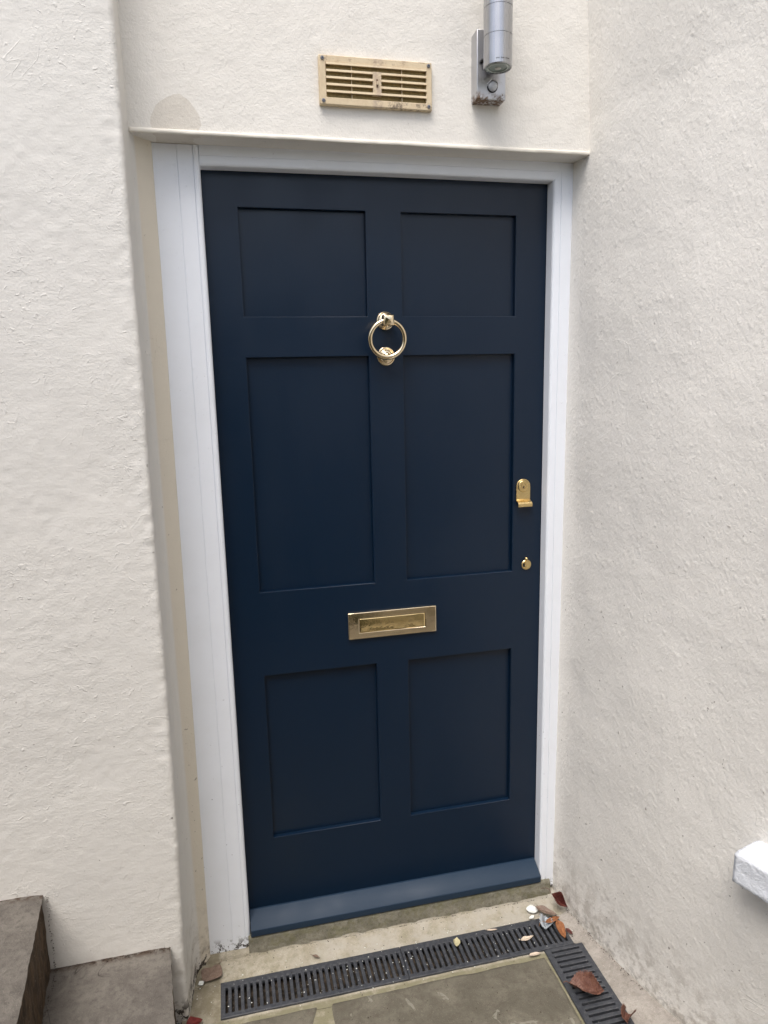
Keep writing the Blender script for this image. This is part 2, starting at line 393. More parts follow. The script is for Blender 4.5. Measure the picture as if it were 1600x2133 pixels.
# ---------------------------------------------------------------- rendered walls (real relief in the mesh, fine grain in the bump)
def seq(*parts):
    out = []
    for a, b, s in parts:
        k = max(1, int(round(abs(b-a)/s))); out += [a + (b-a)*i/k for i in range(k)]
    out.append(parts[-1][1]); return out
Z_WALL = seq((-.16, 2.32, .0045), (2.32, 2.6, .03), (2.6, 4.6, .4))
def resample(pts, step):
    """pts: list of (x,y,step to the next point)"""
    out = []
    for (x0, y0, s), (x1, y1, _) in zip(pts[:-1], pts[1:]):
        L = math.hypot(x1-x0, y1-y0); k = max(1, int(round(L/s)))
        out += [(x0+(x1-x0)*i/k, y0+(y1-y0)*i/k) for i in range(k)]
    out.append(pts[-1][:2]); return np.array(out)
def wall(name, front, back, zs, shape, disp, mat, label, cat='wall', parent=None):
    """front: dense plan profile (n,2); back: extra plan corner points closing the solid; shape(x,y,z)->x,y shift"""
    n = len(front); zs = np.array(zs); m = len(zs)
    P = np.zeros((m, n, 3)); P[:, :, 0] = front[:, 0]; P[:, :, 1] = front[:, 1]; P[:, :, 2] = zs[:, None]
    P = shape(P)
    T = np.gradient(P, axis=1)[:, :, :2]; T /= np.linalg.norm(T, axis=2, keepdims=True)+1e-9
    Nn = np.stack([T[:, :, 1], -T[:, :, 0]], 2)
    d = disp(P); P[:, :, :2] += Nn*d[..., None]
    verts = P.reshape(-1, 3).tolist(); faces = []
    for i in range(m-1):
        for j in range(n-1):
            a = i*n+j; faces.append((a, a+1, a+n+1, a+n))
    b = len(verts); zz = [zs[0], zs[-1]]
    for z in zz:
        for x, y in back: verts.append([x, y, z])
    k = len(back)
    top0 = (m-1)*n
    faces.append(tuple([n-1] + [b] + [b+k] + [top0+n-1] + [i*n+n-1 for i in range(m-2, 0, -1)]))
    for i in range(k-1): faces.append((b+i, b+i+1, b+k+i+1, b+k+i))
    faces.append(tuple([b+k-1, 0] + [i*n for i in range(1, m)] + [b+2*k-1]))
    faces.append(tuple([top0+j for j in range(n)] + [b+k+i for i in range(k)]))
    faces.append(tuple([j for j in range(n)] + [b+i for i in range(k)])[::-1])
    me = bpy.data.meshes.new(name); me.from_pydata(verts, [], faces); me.update()
    for p in me.polygons: p.use_smooth = len(p.vertices) == 4
    o = bpy.data.objects.new(name, me); scene.collection.objects.link(o); me.materials.append(mat)
    return tag(o, label, cat)

# left wall: front face (y -.20), knobbly arris, two reveal facets
def left_front():
    pts = [(-6, -.2, .6), (-1.5, -.2, .05), (-.75, -.2, .0045), (-.154, -.2, .002)]
    for k in range(1, 7):
        t = R_(15*k); pts.append((-.154+.010*math.sin(t), -.19-.010*math.cos(t), .002))
    pts[-1] = (pts[-1][0], pts[-1][1], .0045)
    pts += [(-.1335, -.100, .0045), (-.1285, -.078, .003), (-.1235, -.070, .003), (-.096, -.043, .004), (-.094, .02, .05), (-.094, .3, 1)]
    return resample(pts, 0)
def left_shape(P):
    x, y, z = P[..., 0], P[..., 1], P[..., 2]
    near = np.clip((x+.9)/.7, 0, 1)
    arr = np.clip((-.11-y)/.07, 0, 1)
    P[..., 0] = x + near*(arr*(.010*(z/2.0) - .008*np.exp(-((z+.02)/.35)**2)) - (1-arr)*(.009*np.clip(1-z/1.6, 0, 1)))
    return P
def left_disp(P):
    x, y, z = P[..., 0], P[..., 1], P[..., 2]
    w = np.clip((x+6)/4, 0, 1)*(y < -.043)
    edge = np.exp(-((x+.150)/.022)**2)*np.clip((-y-.15)/.04, 0, 1)
    d = .0024*fbm(P*5, 3, 1) + .0004*fbm(P*22, 3, 5) + .00035*fbm(P*75, 2, 9)
    rough = np.clip(fbm(P*3.5, 3, 20)*2.5+.4, 0, 1)
    d = d + rough*.0006*fbm(P*60, 3, 30) + edge*(.0013*fbm(P*60, 3, 40) + .0004)
    fac = np.clip((-y-.14)/.05, .35, 1)
    far = np.where(x < -.8, .3, 1)
    return d*w*fac*far
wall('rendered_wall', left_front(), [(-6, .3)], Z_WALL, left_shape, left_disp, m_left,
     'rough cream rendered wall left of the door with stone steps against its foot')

# right wall: splays out towards the camera
RW = [(.868, .3), (.862, .02), (.861, -.043), (.868, -.08), (.875, -.15), (.886, -.22), (.918, -.385), (.946, -.48), (.985, -.62), (1.10, -1.02), (1.30, -1.7), (1.75, -3.4)]
def rwx(y):
    ys = [p[1] for p in RW][::-1]; xs = [p[0] for p in RW][::-1]
    return float(np.interp(y, ys, xs))
def right_front():
    pts = [(1.75, -3.4, .4), (1.30, -1.7, .03), (1.16, -1.25, .006)]
    y = -1.02
    for y in np.linspace(-1.02, -.22, 9): pts.append((rwx(y), y, .0055))
    pts += [(.8745, -.15, .005), (.868, -.08, .004), (.861, -.043, .02), (.862, .02, .2), (.868, .3, 1)]
    return resample(pts, 0)
def right_shape(P):
    y, z = P[..., 1], P[..., 2]
    P[..., 0] += .008*np.clip(z/1.87, 0, 1) - .018*np.clip((z-1.95)/.3, 0, 1)*(y > -.6)
    P[..., 0] += .010*np.exp(-((z+.1)/.05)**2)*(y < -.1)*0
    return P
def right_disp(P):
    x, y, z = P[..., 0], P[..., 1], P[..., 2]
    w = np.clip((y+3.3)/1.5, 0, 1)*np.clip((-y-.043)/.05, 0, 1)
    d = .007*fbm(P*3.2, 2, 51) + .0018*fbm(P*9, 3, 55) + .0004*fbm(P*28, 3, 60) + .0004*fbm(P*70, 2, 66)
    return d*w*.8
wall('rendered_wall', right_front(), [(3.2, .3), (3.2, -3.4)], Z_WALL, right_shape, right_disp, m_right,
     'pebbly grey cream rendered wall running forward on the right of the door')

# wall over the door (lintel)
xl = seq((-.150, .915, .0045)); zl = seq((1.8775, 2.32, .0045), (2.32, 2.6, .05), (2.6, 4.6, .5))
G = np.zeros((len(zl), len(xl), 3)); G[..., 0] = np.array(xl)[None, :]; G[..., 2] = np.array(zl)[:, None]
G[..., 1] = -.1 - (.0018*fbm(G*6, 3, 80) + .0006*fbm(G*30, 3, 84) + .0003*fbm(G*90, 2, 88))
G[0, :, 1] = -.100 + .001*fbm(G[0]*40, 2, 90); G[0, :, 2] += .0010*fbm(G[0]*35, 3, 92)
gv = G.reshape(-1, 3).tolist(); nx_, nz_ = len(xl), len(zl)
gf = [(i*nx_+j, i*nx_+j+1, (i+1)*nx_+j+1, (i+1)*nx_+j) for i in range(nz_-1) for j in range(nx_-1)]
b0 = len(gv); gv += [(-.15, .3, 1.8775), (.915, .3, 1.8775), (-.15, .3, 4.6), (.915, .3, 4.6)]
gf += [tuple([j for j in range(nx_)][::-1] + [b0, b0+1]), tuple([(nz_-1)*nx_+j for j in range(nx_)] + [b0+3, b0+2]), (b0, b0+2, b0+3, b0+1)]
lw = bpy.data.meshes.new('lintel_wall'); lw.from_pydata(gv, [], gf); lw.update()
for p in lw.polygons: p.use_smooth = len(p.vertices) == 4 and p.index < len(gf)-2
lwo = bpy.data.objects.new('lintel_wall', lw); scene.collection.objects.link(lwo); lw.materials.append(m_lintel)
tag(lwo, 'smooth stippled cream wall above the door carrying the vent and the lamp', 'wall')
# smooth bead along the lower edge of that wall
def bead():
    mb = MB(); xs = np.linspace(-.1335, .8785, 180); prof = [(-.0975, 1.8765), (-.1022, 1.8762), (-.1034, 1.8772), (-.1036, 1.880), (-.1034, 1.8845), (-.0985, 1.8862)]
    v = []
    for x in xs:
        q = np.array([[x*14, 0, 0]]); w = float(vnoise(q, 3)[0])*.0008; w2 = float(vnoise(np.array([[x*60, 3, 0]]), 4)[0])*.0006
        for k, (y, z) in enumerate(prof): v.append((x, y+w+(w2 if k > 2 else 0), z+w+(w2 if k > 3 else 0)))
    n = len(prof); f = [(i*n+k, i*n+k+1, (i+1)*n+k+1, (i+1)*n+k) for i in range(len(xs)-1) for k in range(n-1)]
    f += [tuple(range(n)), tuple((len(xs)-1)*n+k for k in range(n))[::-1]]
    mb.add(v, f); o = mb.build('edge_bead', paint('cream_bead_paint', (.74, .70, .62), .45, .0006, False, .4), lwo, smooth=True)
    return o
bead()

# unseen wall added behind the camera for door and brass reflections, blocks low sky
def reflection_wall_mat():
    n = N('reflection_wall_cream'); v = n.noise(2.5, 5, .65)
    c = n.mix(n.step(v, .4, .65), (.62, .57, .48), (.48, .44, .36)); X, Y, Z = n.sep()
    c = n.mix(n.math('MULTIPLY', n.math('MULTIPLY', n.step(Z, -.1, .45, 1, 0), n.step(X, .80, .95, 1, 0)), n.step(n.noise(9, 5, .7), .4, .6)), c, (.10, .105, .06))
    c = n.mix(n.math('MULTIPLY', n.step(X, .40, .85, 1, 0), n.step(n.noise(5, 4, .7), .32, .48)), c, (.055, .060, .030))  # left part darkened so the door's reflection runs from dark to pale
    n.bump(n.noise(90, 4), .003); setp(n, c, .85); return n.m
o = MB().box(-5.0, 1.56, -2.65, -2.40, -.14, 1.95).box(-5.0, 1.60, -2.69, -2.36, 1.95, 2.02).build('added_reflection_wall', reflection_wall_mat(), bevel=.006)
tag(o, 'unseen cream wall added behind the viewer for the door and brass to reflect', 'wall')

# ---------------------------------------------------------------- door frame
fr = empty('door_frame', (.41, -.02, -.09), 'white painted wooden door frame around the navy door', 'door frame')
def sweep_z(name, prof, z0, z1, mat, parent, n=60, wob=.00015, cut=None, **k):
    zs = np.linspace(z0, z1, n); v = []; m = len(prof)
    for z in zs:
        for q, (x, y) in enumerate(prof):
            w = float(vnoise(np.array([[z*5, q*.1, 1]]), 11)[0])*wob
            zz = z
            if cut and z == zs[0]: zz = z + cut(x, y)
            v.append((x+w, y+w*.5, zz))
    f = [(i*m+q, i*m+(q+1) % m, (i+1)*m+(q+1) % m, (i+1)*m+q) for i in range(n-1) for q in range(m)]
    f += [tuple(range(m))[::-1], tuple((n-1)*m+q for q in range(m))]
    return mesh_obj(name, v, f, mat, parent, **k)
def rnd(cx, cy, r, a0, a1, n=6): return [(cx+r*math.cos(R_(a0+(a1-a0)*i/n)), cy+r*math.sin(R_(a0+(a1-a0)*i/n))) for i in range(n+1)]
# left jamb profile (plan), anticlockwise from back
lj = [(-.118, -.0025), (-.118, -.0385), (-.0468, -.0385), (-.0463, -.0372), (-.0456, -.0372), (-.0451, -.0390), (-.0140, -.0390), (-.0136, -.0372), (-.0128, -.0372), (-.0124, -.0398)] \
     + rnd(-.0085, -.0315, .0085, 255, 360, 8) + [(0, -.0025)]
lcut = lambda x, y: (.0 if x < -.03 else (x+.03)*.75) + .003*float(vnoise(np.array([[x*120, 0, 0]]), 8)[0])
sweep_z('jamb', lj, -.092, 1.8765, m_white, fr, cut=lcut)
rj = [(.820, -.0025)] + rnd(.8275, -.0300, .0075, 180, 262, 8) + [(.8375, -.0385), (.8380, -.0368), (.8390, -.0368), (.8395, -.0385), (.8640, -.0385), (.876, -.036), (.876, -.0025)]
sweep_z('jamb', rj, -.066, 1.8765, m_white, fr, cut=lambda x, y: -.006*(x > .85)+.003*float(vnoise(np.array([[x*150, 0, 0]]), 8)[0]))
hj = [(-.0025, 1.8375)] + [(y, z) for z, y in [(a, b) for a, b in rnd(1.8445, -.0300, .0075, 180, 262, 8)]] + [(-.0378, 1.8555), (-.0366, 1.8560), (-.0366, 1.8566), (-.0380, 1.8572), (-.0380, 1.8775), (-.0025, 1.8775)]
hv = []; nh = 40
for i in range(nh):
    t = i/(nh-1)
    for q, (y, z) in enumerate(hj):
        g = max(0.0, -y-.004)     # mitre at the right end
        x0 = -.0005; x1 = .8205 + (min(max(0, z-1.8375), .020) if y < -.01 else 0)
        hv.append((x0+(x1-x0)*t, y, z + .0012*math.sin(t*3.0)*(z < 1.87)))
mh = len(hj)
hf = [(i*mh+q, i*mh+(q+1) % mh, (i+1)*mh+(q+1) % mh, (i+1)*mh+q) for i in range(nh-1) for q in range(mh)] + [tuple(range(mh)), tuple((nh-1)*mh+q for q in range(mh))[::-1]]
mesh_obj('head', hv, hf, m_white, fr)

# ---------------------------------------------------------------- door
W = .82; a, b, c, d = .0755, .365, .4505, .740
zt, z1, z2, z3, z4, z5, z6 = 1.837, 1.764, 1.5275, 1.436, .870, .652, .1985
door = empty('door', (.41, 0.0, -.04), 'navy blue six panel front door with brass fittings', 'door')
us = [-.006, a, b, c, d, W+.006]; vs = [-.040, z6, z5, z4, z3, z2, z1, zt+.006]
dv, df = plate(us, vs, lambda i, j: i in (1, 3) and j in (1, 3, 5), 0.0, .0135, lambda u, v, dd: (u, dd, v))
mesh_obj('leaf', dv, df, m_navy_h, door, bevel=.0011, seg=3)
MB().box(-.005, W+.005, .0160, .044, -.039, zt+.005).build('core', m_navy_h, door)
for (x0, x1) in ((a, b), (c, d)):
    for (za, zb) in ((z6, z5), (z4, z3), (z2, z1)):
        MB().box(x0+.0002, x1-.0002, .0130, .0165, za+.0002, zb-.0002).build('panel', m_navy_v, door)
# weatherboard
wb = [(.0, .0005), (-.006, .0012), (-.0500, -.0235), (-.0515, -.0255), (-.0505, -.0435), (-.004, -.0435), (0, -.040)]
wv = [(x, y, z) for x in (.0015, .8175) for y, z in wb]; k = len(wb)
wf = [(i, (i+1) % k, k+(i+1) % k, k+i) for i in range(k)] + [tuple(range(k)), tuple(range(k, 2*k))[::-1]]
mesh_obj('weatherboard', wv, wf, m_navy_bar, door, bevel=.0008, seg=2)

# letter plate
X0, X1, Z0, Z1 = .2925, .5262, .7265, .7968
fx0, fx1, fz0, fz1 = .3212, .4962, .7425, .7800
us = [X0, fx0, fx1, X1]; vs = [Z0, fz0, fz1, Z1]
v, f = plate(us, vs, lambda i, j: i == 1 and j == 1, -.0070, -.0002, lambda u, v_, dd: (u, dd, v_))
lp = mesh_obj('letter_plate', v, f, m_brass, door, bevel=.0022, seg=4)
def flap():
    n, m = 60, 16; vv = []; ff = []
    for j in range(m):
        for i in range(n):
            s = i/(n-1); t = j/(m-1); x = fx0+.0006+(fx1-fx0-.0012)*s; z = fz0+.0006+(fz1-fz0-.0012)*t
            e = min(s, 1-s)*2; q = min(t, 1-t)*2
            y = -.0050 - .0010*math.sin(math.pi*s)*math.sin(math.pi*t) - .0006*float(vnoise(np.array([[x*35, z*50, 0]]), 15)[0])
            vv.append((x, y, z))
    for j in range(m-1):
        for i in range(n-1): ff.append((j*n+i, j*n+i+1, (j+1)*n+i+1, (j+1)*n+i))
    o = mesh_obj('flap', vv, ff, m_brass_flap, lp, smooth=True)
    md = o.modifiers.new('thickness', 'SOLIDIFY'); md.thickness = .0015; md.offset = 0
    return o
flap()

# knocker
kx, kz = .4072, 1.4735
kp = MB().lathe([(0, 0), (.0215, 0), (.0215, .002), (.0205, .0035), (.0185, .0042), (.0178, .0060), (.0150, .0085), (.010, .0100), (0, .0105)], (kx, 0, 1.5175), (0, -1, 0), 48).build('knocker', m_brass_pale, door, smooth=True)
mb = MB(); cx, cz, h = kx-.0005, 1.5160, .0130
for (y, s) in ((-.009, .55), (-.018, .62), (-.022, 1.0), (-.040, 1.0), (-.0445, .70)):
    mb.v += [(cx-h*s, y, cz-h*s), (cx+h*s, y, cz-h*s), (cx+h*s, y, cz+h*s), (cx-h*s, y, cz+h*s)]
for i in range(4):
    for q in range(4): mb.f.append((i*4+q, i*4+(q+1) % 4, (i+1)*4+(q+1) % 4, (i+1)*4+q))
mb.f += [(3, 2, 1, 0)]; ap = len(mb.v); mb.v.append((cx, -.0470, cz)); mb.f += [(16, 17, ap), (17, 18, ap), (18, 19, ap), (19, 16, ap)]
mb.build('hinge_block', m_brass_pale, kp, bevel=.0010, seg=2)
ring = []; RM = .0418
for k in range(72):
    t = 2*math.pi*k/72; zz = kz+RM*math.sin(t); ring.append((kx-.0022+RM*math.cos(t), -.0310+.0075*(1-math.sin(t))/2*1.0-.002, zz))
MB().tube(ring, [.0056 + .0010*max(0, -math.sin(2*math.pi*k/72))**3 for k in range(72)], 16, True).build('ring', m_brass_pale, kp, smooth=True)
MB().lathe([(0, 0), (.0222, 0), (.0222, .002), (.0212, .0035), (.0190, .0040), (.0180, .0032), (.0150, .0032), (.0140, .0070), (.0110, .0085), (.0090, .0080), (.0085, .0140), (.0070, .0175), (0, .0190)], (kx, 0, 1.4345), (0, -1, 0), 48).build('striker', m_brass_pale, kp, smooth=True)

# latch pull with cylinder lock
px, pz = .7675, 1.0985; hw = .0195; mb = MB(); outl = [(px+hw*math.cos(R_(t)), 1.0975+hw*math.sin(R_(t))) for t in range(0, 181, 10)]
outl = [(px+hw, 1.063)] + outl + [(px-hw, 1.063)]
n = len(outl); v = [(x, -.0002, z) for x, z in outl] + [(x, -.0040, z) for x, z in outl]
f = [tuple(range(n)), tuple(range(n, 2*n))[::-1]] + [(i, (i+1) % n, n+(i+1) % n, n+i) for i in range(n)]
pull = mesh_obj('latch_pull', v, f, m_brass_satin, door, bevel=.0008, seg=2)
lip = [(-.0002, 1.0632), (-.004, 1.0632), (-.0060, 1.0615), (-.0090, 1.0597), (-.0130, 1.0590), (-.0165, 1.0572), (-.0188, 1.0535), (-.0192, 1.0490), (-.0180, 1.0455),
       (-.0165, 1.0460), (-.0176, 1.0490), (-.0172, 1.0528), (-.0155, 1.0553), (-.0125, 1.0570), (-.0088, 1.0577), (-.0055, 1.0590), (-.0002, 1.0595)]
n = len(lip); v = [(x, y, z) for x in (px-hw, px+hw) for y, z in lip]
f = [(i, (i+1) % n, n+(i+1) % n, n+i) for i in range(n)] + [tuple(range(n)), tuple(range(n, 2*n))[::-1]]
mesh_obj('finger_lip', v, f, m_brass_satin, pull, bevel=.0004, seg=1)
MB().lathe([(.0156, .0040), (.0156, .0046), (.0150, .0050), (.0146, .0044)], (px, 0, pz), (0, -1, 0), 40).build('cylinder_surround', m_black, pull, smooth=True)
MB().lathe([(.0147, .0040), (.0147, .0064), (.0140, .0070), (.0070, .0070), (.0067, .0062), (.0064, .0070), (0, .0072)], (px, 0, pz), (0, -1, 0), 40).build('cylinder', m_brass_satin, pull)
MB().box(px-.0011, px+.0009, -.0078, -.0068, pz-.0058, pz+.0012).box(px-.0024, px+.0002, -.0079, -.0069, pz-.0040, pz-.0018).build('keyway', m_black, pull)
# escutcheon
ex, ez = .7800, .8852
es = MB().lathe([(0, 0), (.0138, 0), (.0138, .0022), (.0126, .0034), (.0110, .0034), (.0104, .0026), (0, .0026)], (ex, 0, ez), (0, -1, 0), 40).build('keyhole_escutcheon', m_brass_satin, door, smooth=False)
n = 24; cov = [(ex+.0100*math.cos(2*math.pi*k/n)*(1 if math.cos(2*math.pi*k/n) > -.5 else .62)+.0008, ez+.0100*math.sin(2*math.pi*k/n)) for k in range(n)]
v = [(x, -.0024, z) for x, z in cov] + [(x, -.0046, z) for x, z in cov]
f = [tuple(range(n)), tuple(range(n, 2*n))[::-1]] + [(i, (i+1) % n, n+(i+1) % n, n+i) for i in range(n)]
mesh_obj('swing_cover', v, f, m_brass_satin, es, bevel=.0006)
MB().lathe([(0, 0), (.0030, .0005), (.0042, .0030), (.0040, .0055), (.0026, .0078), (0, .0088)], (ex-.0012, 0, ez+.0170), (0, -1, 0), 20).build('pivot_knob', m_brass_satin, es, smooth=True)
MB().box(ex-.0032, ex+.0008, -.0022, -.0002, ez+.0120, ez+.0170).build('stem', m_brass_satin, es)
MB().box(ex-.0102, ex-.0056, -.0032, -.0022, ez-.0055, ez+.0045).build('keyhole', m_black, es)

# ---------------------------------------------------------------- threshold, mortar, drains, paving
def noisy_block(name, x0, x1, prof, mat, step=.006, amp=.002, seed=0, label=None, cat=None, kind=None, ends=True):
    """extrude a (y,z) polyline along x with relief"""
    pr = []
    for (p0, p1) in zip(prof[:-1], prof[1:]):
        L = math.hypot(p1[0]-p0[0], p1[1]-p0[1]); k = max(1, int(round(L/step)))
        pr += [(p0[0]+(p1[0]-p0[0])*i/k, p0[1]+(p1[1]-p0[1])*i/k) for i in range(k)]
    pr.append(prof[-1]); n = len(pr); m = max(2, int((x1-x0)/step)); P = np.zeros((m, n, 3))
    P[..., 0] = np.linspace(x0, x1, m)[:, None]; P[..., 1] = np.array([p[0] for p in pr]); P[..., 2] = np.array([p[1] for p in pr])
    P[..., 1] += amp*fbm(P*30, 3, seed); P[..., 2] += amp*fbm(P*30+9, 3, seed+7)
    v = P.reshape(-1, 3).tolist(); f = [(i*n+j, i*n+j+1, (i+1)*n+j+1, (i+1)*n+j) for i in range(m-1) for j in range(n-1)]
    if ends: f += [tuple(range(n)), tuple((m-1)*n+j for j in range(n))[::-1]]
    o = mesh_obj(name, v, f, mat, smooth=True); tag(o, label, cat, kind=kind); return o
noisy_block('threshold', -.006, .848, [(.05, -.046), (-.044, -.0465), (-.0475, -.0500), (-.053, -.0930), (-.053, -.13), (.05, -.13)], m_threshold, .005, .0014, 3,
            'worn grey concrete threshold slab under the navy door', 'threshold')

def sheet(xs, ys, zf, seed=0, amp=.0012, freq=35):
    xs = np.array(xs); ys = np.array(ys); P = np.zeros((len(ys), len(xs), 3)); P[..., 0] = xs[None]; P[..., 1] = ys[:, None]
    P[..., 2] = zf(P[..., 0], P[..., 1]); P[..., 2] += amp*fbm(P*freq, 3, seed); n = len(xs)
    return P.reshape(-1, 3).tolist(), [(i*n+j, i*n+j+1, (i+1)*n+j+1, (i+1)*n+j) for i in range(len(ys)-1) for j in range(n-1)]
gx0, gx1, gyb, gyf = -.0800, .8350, -.1150, -.2190     # channel along the door
rx0, rx1 = .7480, .8560                                 # channel along the right wall
mb = MB()
def strip_a(x, y):
    t = np.clip((y-gyb)/(.06), 0, 1.3); return -.1035 + .016*t**1.5 - .007*np.exp(-((y+.0555)/.003)**2)*(x < .84)
mb.add(*sheet(seq((-.17, .90, .005)), seq((gyb, -.066, .004), (-.066, -.045, .0015), (-.045, -.03, .005)), strip_a, 11, .0011))
mb.add(*sheet(seq((-.17, gx0, .005)), seq((-.75, gyb, .005)), lambda x, y: -.1035+0*x, 12, .0018))
mb.add(*sheet(seq((gx0, rx0, .006)), seq((-.245, gyf, .005)), lambda x, y: -.1055+0*x, 13, .0014))
mb.add(*sheet(seq((gx0, rx0, .006)), seq((-.90, -.245, .006)), lambda x, y: -.1065+0*x, 13, .0014))
for bx in ((-.17, .748, -1.0, -.90),): pass
mortar = mb.build('mortar', m_mortar, smooth=True); tag(mortar, kind='structure')
# haunching between the right channel and the wall
def haunch():
    ys = np.array(seq((-1.6, gyb-.001, .006))); t = np.linspace(0, 1, 12); P = np.zeros((len(ys), 12, 3))
    for i, y in enumerate(ys):
        x0 = rx1+.0005 if y < gyf-.004 else gx1+.0005; x1 = rwx(min(y, -.05))+.012
        P[i, :, 0] = x0+(x1-x0)*t; P[i, :, 1] = y; P[i, :, 2] = -.1020 + .018*t**2.2
    P[..., 2] += .0018*fbm(P*40, 3, 21)
    n = 12; return P.reshape(-1, 3).tolist(), [(i*n+j, i*n+j+1, (i+1)*n+j+1, (i+1)*n+j) for i in range(len(ys)-1) for j in range(n-1)]
v, f = haunch(); o = mesh_obj('mortar_haunch', v, f, m_haunch, smooth=True); tag(o, kind='structure')

def grate(us_slots, along, lo, hi, cross, label, wave=0.0):
    """along: 'x' or 'y' direction of the channel; lo..hi its extent; cross: (outer0, slot0, slot1, outer1)"""
    c0, s0, s1, c1 = cross; us = [lo]; 
    for u0, u1 in us_slots: us += [u0, u1]
    us.append(hi); vs = [c0, s0, s1, c1]
    if along == 'x': P = lambda u, v, dd: (u, v, dd)
    else: P = lambda u, v, dd: (v, u, dd)
    mid = (lo+hi)/2; loc = (mid, (c0+c1)/2, -.13) if along == 'x' else ((c0+c1)/2, mid, -.13)
    g = empty('drain_grate', loc, label, 'drain grate', 'black slotted drain grates')
    v, f = plate(us, vs, lambda i, j: j == 1 and i % 2 == 1, -.1000, -.1100, P)
    mesh_obj('grating', v, f, m_grate, g, bevel=.0014, seg=2)
    mb = MB(); t = .003
    if along == 'x':
        mb.box(lo+.001, hi-.001, c0+.0005, c0+t, -.135, -.1102).box(lo+.001, hi-.001, c1-t, c1-.0005, -.135, -.1102)
    else:
        mb.box(c0+.0005, c0+t, lo+.001, hi-.001, -.135, -.1102).box(c1-t, c1-.0005, lo+.001, hi-.001, -.135, -.1102)
    mb.build('channel_wall', m_grate, g)
    if along == 'x': xs, ys = seq((lo+.003, hi-.003, .006)), seq((c0+.003, c1-.003, .006))
    else: xs, ys = seq((c0+.003, c1-.003, .006)), seq((lo+.003, hi-.003, .006))
    mesh_obj('silt', *sheet(xs, ys, lambda x, y: -.127+0*x, 31, .009, 22), m_silt, g, smooth=True)
def slots(a0, a1, n, w):
    p = (a1-a0)/n; return [(a0+p*(i+.5)-w/2, a0+p*(i+.5)+w/2) for i in range(n)]
grate(slots(gx0+.007, .3795, 30, .0066), 'x', gx0, .3825, (gyf, gyf+.013, gyb-.017, gyb), 'straight black slotted drain grate under the left half of the threshold')
grate(slots(.3865, gx1-.006, 29, .0066), 'x', .3835, gx1, (gyf, gyf+.013, gyb-.017, gyb), 'black slotted drain grate with cream petals and leaves, under the right half of the threshold')
grate(slots(-.7200, gyf-.006, 31, .0064), 'y', -.7230, gyf-.0012, (rx0, rx0+.015, rx1-.014, rx1), 'black slotted drain grate beside the right wall with a big dead leaf on it')

# paving slabs
def slab(mb, x0, x1, y0, y1, seed, cut=None):
    rngs = np.random.RandomState(seed); st = .007 if y1 > -.8 else .03
    xs = np.linspace(0, 1, max(4, int((x1-x0)/st))); ys = np.linspace(0, 1, max(4, int((y1-y0)/st)))
    U, V_ = np.meshgrid(xs, ys); P = np.zeros(U.shape+(3,))
    P[..., 0] = x0+(x1-x0)*U; P[..., 1] = y0+(y1-y0)*V_
    eu = np.minimum(U, 1-U)*(x1-x0); ev = np.minimum(V_, 1-V_)*(y1-y0); e = np.minimum(eu, ev)
    ox = .0030*fbm(P*16, 3, seed); oy = .0030*fbm(P*16+5, 3, seed+3)
    # rounded corners
    cr = .022; cxm = np.maximum(0, cr-eu); cym = np.maximum(0, cr-ev); rr = np.hypot(cxm, cym); s_ = np.where(rr > cr, cr/np.maximum(rr, 1e-6), 1)
    P[..., 0] += np.where(U < .5, 1, -1)*cxm*(1-s_); P[..., 1] += np.where(V_ < .5, 1, -1)*cym*(1-s_)
    if cut is not None: P = cut(P, U, V_)
    P[..., 0] += ox; P[..., 1] += oy
    P[..., 2] = -.1015 - .009*np.exp(-(e/.0035)**1.2) + .0022*fbm(P*14, 4, seed+8)
    n = len(xs); mb.add(P.reshape(-1, 3), [(i*n+j, i*n+j+1, (i+1)*n+j+1, (i+1)*n+j) for i in range(len(ys)-1) for j in range(n-1)])
mb = MB()
def skew(P, U, V_): P[..., 0] += -.055*(-.235-P[..., 1])/.1*np.clip(1-(-.235-P[..., 1])/.5, .3, 1); return P
slab(mb, -.066, .158, -.62, -.2350, 3, skew)
slab(mb, .178, .7462, -.72, -.2330, 4)
for (x0, x1, y0, y1) in ((-.15, .35, -1.15, -.745), (.37, .95, -1.2, -.745), (-.15, .25, -1.7, -1.17), (.27, 1.0, -1.72, -1.22),):
    slab(mb, x0, x1, y0, y1, int((x0+5)*100))
pv = mb.build('pavement', m_slab, smooth=True); tag(pv, kind='structure')
g1 = MB(); g1.box(-.17, 1.6, -2.5, -1.0 if False else -.90, -.118, -.108)
g1 = MB(); g1.box(-.17, 1.6, -2.5, -1.73, -.108, -.100)
o = g1.build('pale_reflection_strip', stone('pale_reflection_concrete', (.50, .45, .38), (.58, .53, .45), (.42, .38, .32))); tag(o, kind='structure')  # unseen pale strip added to brighten the letter plate's reflection
g2 = MB(); g2.add([(-60, -60, -.14), (60, -60, -.14), (60, 60, -.14), (-60, 60, -.14)], [(0, 1, 2, 3)])
o = g2.build('ground', m_ground); tag(o, kind='structure')

